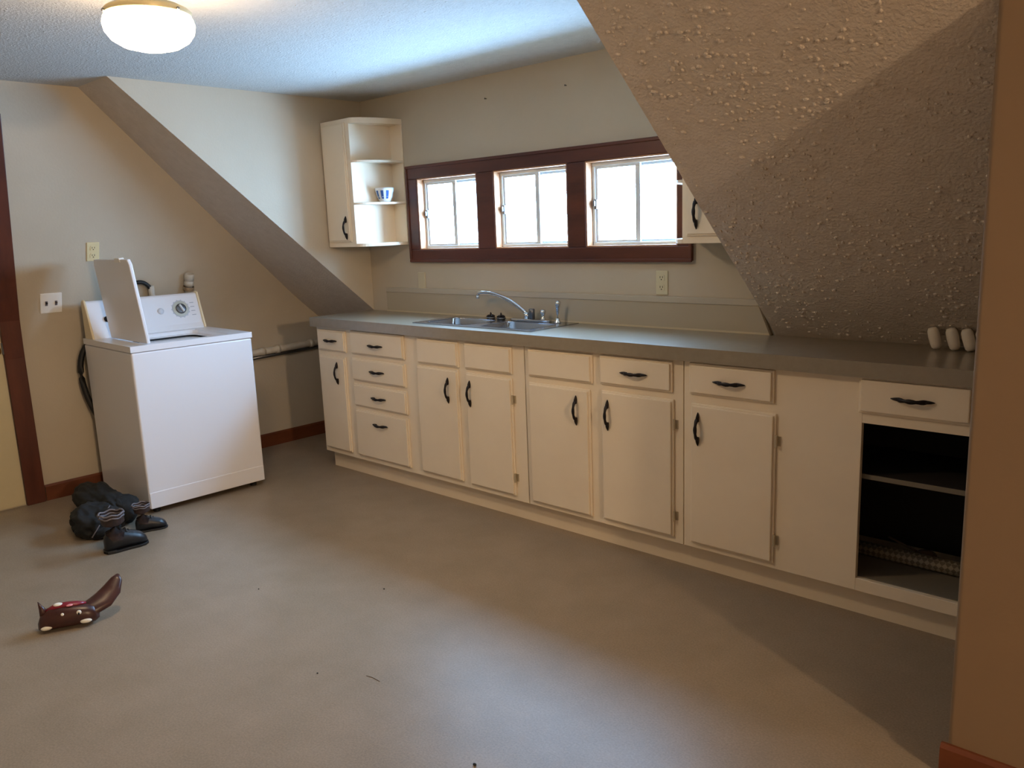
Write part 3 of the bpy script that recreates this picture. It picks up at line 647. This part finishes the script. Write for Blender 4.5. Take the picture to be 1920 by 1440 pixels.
def boot(label, loc, rz, tilt=0, sc=1.0):
    t = thing('boot', label, 'boot', loc, 'boots lying by the washer')
    Mx = Matrix.Translation(loc) @ Matrix.Rotation(rz, 4, 'Z') @ Matrix.Rotation(tilt, 4, 'X') @ Matrix.Scale(sc, 4)
    def bp(n, bm, mt, **k):
        bmesh.ops.transform(bm, matrix=Mx, verts=bm.verts); return part(n, bm, mt, t, **k)
    # foot: rings along x (toe at +x)
    secs = [(-.068, .012, .034, .042), (-.062, .034, .046, .052), (-.03, .046, .062, .066), (.02, .046, .058, .062), (.06, .048, .050, .054), (.10, .052, .044, .046), (.13, .048, .036, .038), (.150, .034, .024, .028), (.158, .012, .010, .022)]
    bm = NB(); rings = []
    for x, wdt, hh_, zc in secs:
        rings.append([bm.verts.new((x, wdt*math.cos(a), max(.013, zc+hh_*math.sin(a)))) for a in [2*math.pi*k/18 for k in range(18)]])
    for a, c in zip(rings, rings[1:]):
        for k in range(18): bm.faces.new((a[k], a[(k+1) % 18], c[(k+1) % 18], c[k]))
    bm.faces.new(rings[0][::-1]); bm.faces.new(rings[-1]); bp('foot', bm, BOOT, smooth=True)
    bm = NB(); outl = [(-.076, 0), (-.066, .036), (-.03, .048), (.04, .048), (.10, .056), (.135, .050), (.158, .028), (.166, 0)]
    outl = outl+[(x, -y) for x, y in outl[-2:0:-1]]; prism(bm, outl, 0, .014, 'z'); prism(bm, [(x, y) for x, y in [(-.076, 0), (-.066, .036), (-.02, .047), (-.02, -.047), (-.066, -.036)]], 0.0, .018, 'z'); bp('sole', bm, RUB, bevel=.002)
    bm = NB(); rings = tube(bm, [(-.010, 0, .07), (-.004, 0, .11), (-.006, 0, .16), (-.014, 0, .215)], [(.050, .050), (.050, .052), (.054, .056), (.060, .062)], 20, caps=False)
    for j, rg in enumerate(rings):
        for v in rg: v.co += (v.co-Vector((-.015, 0, v.co.z)))*.12*noise.noise(v.co*40)
    bp('shaft', bm, BOOTB, smooth=True)
    bm = NB(); n = 28
    for rr, z in ((.062, .218), (.059, .200)):
        ring = [Vector((-.014+rr*1.05*math.cos(2*math.pi*k/n), rr*.95*math.sin(2*math.pi*k/n), z+.004*math.sin(6*k/n*6.28))) for k in range(n+1)]
        tube(bm, ring, .0055, 8)
    bp('cuff', bm, GREYF, smooth=True)
    bm = NB()
    for k in range(4):
        x = .045+.016*k; z = .118-.012*k; tube(bm, [(x, -.030, z-.016), (x+.004, 0, z+.000), (x, .030, z-.016)], .003, 6)
    bp('laces', bm, RUB, smooth=True)
    return t
boot('upright black boot with grey cuff on the floor in front of the black jacket', Vector((.335, -1.375, 0)), math.radians(88), sc=.82)
boot('dark boot half hidden behind the upright boot, next to the washer corner', Vector((.185, -1.185, 0)), math.radians(75), sc=.62)

# ---------------------------------------------------------------- toy on the floor
ty = thing('toy_animal', 'shiny dark maroon toy animal with white ovals and a long curved tail on the floor', 'toy', (.93, -1.78, 0))
A = Vector((.955, -1.895, 0)); Bv = Vector((1.03, -1.745, 0)); ax = (Bv-A).normalized(); sd = Vector((-ax.y, ax.x, 0))  # sd points away from camera
def tp(s, t, z): return A+ax*s+sd*t+Vector((0, 0, z))
secs = [(-.012, .004, .012, .020), (.0, .024, .030, .033), (.03, .034, .040, .042), (.07, .036, .042, .045), (.11, .034, .040, .043), (.15, .032, .036, .040), (.175, .026, .030, .036), (.19, .012, .014, .032)]
bm = NB(); rings = []
for s, wdt, hh_, zc in secs:
    ring = []
    for k in range(20):
        a = 2*math.pi*k/20; ring.append(bm.verts.new(tp(s, .03+wdt*math.cos(a), max(.001, zc+hh_*math.sin(a)))))
    rings.append(ring)
for a, c in zip(rings, rings[1:]):
    for k in range(20): bm.faces.new((a[k], a[(k+1) % 20], c[(k+1) % 20], c[k]))
bm.faces.new(rings[0][::-1]); bm.faces.new(rings[-1]); part('body', bm, TOY, ty, smooth=True)
bm = NB(); tube(bm, [tp(.12, .03, .048), tp(.165, .04, .055), tp(.205, .06, .070), tp(.235, .085, .095), tp(.252, .105, .125), tp(.258, .115, .140)], [(.020, .028), (.019, .036), (.016, .040), (.012, .034), (.009, .021), (.003, .005)], 16, ref=ax); part('tail', bm, TOY, ty, smooth=True)
bm = NB(); tube(bm, [tp(.012, .032, .058), tp(.006, .034, .085), tp(-.004, .038, .112)], [(.016, .016), (.010, .010), (.001, .001)], 10); part('ear', bm, TOY, ty, smooth=True)
bm = NB(); tube(bm, [tp(.02, .034, .072), tp(.05, .034, .084), tp(.09, .034, .086), tp(.12, .036, .082), tp(.15, .04, .078)], [(.010, .008), (.018, .010), (.017, .008), (.015, .008), (.006, .004)], 12); part('red_back', bm, TOYR, ty, smooth=True)
def spot(s, z, a, b, mt, name, tt, thick=.004):
    bm = NB(); sec = ax; R3 = Matrix((ax, Vector((0, 0, 1)), sd)).transposed().to_4x4(); ellipsoid(bm, tp(s, tt, z), (a, b, thick), R3, 16, 8); return part(name, bm, mt, ty, smooth=True)
spot(.018, .020, .019, .008, TOYW, 'white_oval', .002, .006); spot(.148, .024, .020, .008, TOYW, 'white_oval', -.001, .008)
spot(.075, .062, .007, .007, TOYW, 'white_dot', .002, .006)
o = spot(.128, .056, .010, .012, TOYW, 'eye_ring', .004, .006); spot(.128, .056, .004, .006, DARK, 'eye_pupil', .001, .006)
spot(.060, .092, .016, .006, TOYW, 'painted_highlight', .03, .012); spot(.098, .086, .012, .004, mat('toy_pink', srgb(220, 140, 150), .3), 'pink_patch', .022, .010)  # first spot is a highlight painted white on the toy's back

# ---------------------------------------------------------------- specks on the floor
for loc, s, lab in (((1.641, -.875, 0), .004, 'tiny dark speck on the floor in front of the sink doors'), ((1.24, -1.19, 0), .0035, 'tiny dark speck on the floor between washer and sink cabinet'),
                    ((1.97, -1.406, 0), .0035, 'tiny dark speck on the floor left of the thin scratch'), ((2.685, -1.403, 0), .006, 'dark crumb on the floor near the bottom edge of the picture')):
    bm = NB(); ellipsoid(bm, Vector(loc)+Vector((0, 0, s*.5)), (s, s*.7, s*.5), seg=8, rings=6); tag(link('crumb', bm, DARK, smooth=True), lab, 'crumb', 'crumbs on the floor')
bm = NB(); tube(bm, [(2.105, -1.314, .001), (2.13, -1.308, .001), (2.165, -1.308, .001)], .0008, 6); tag(link('twig', bm, mat('twig', srgb(80, 66, 54), .7)), 'thin dark twig on the bare floor in the middle of the room', 'twig')
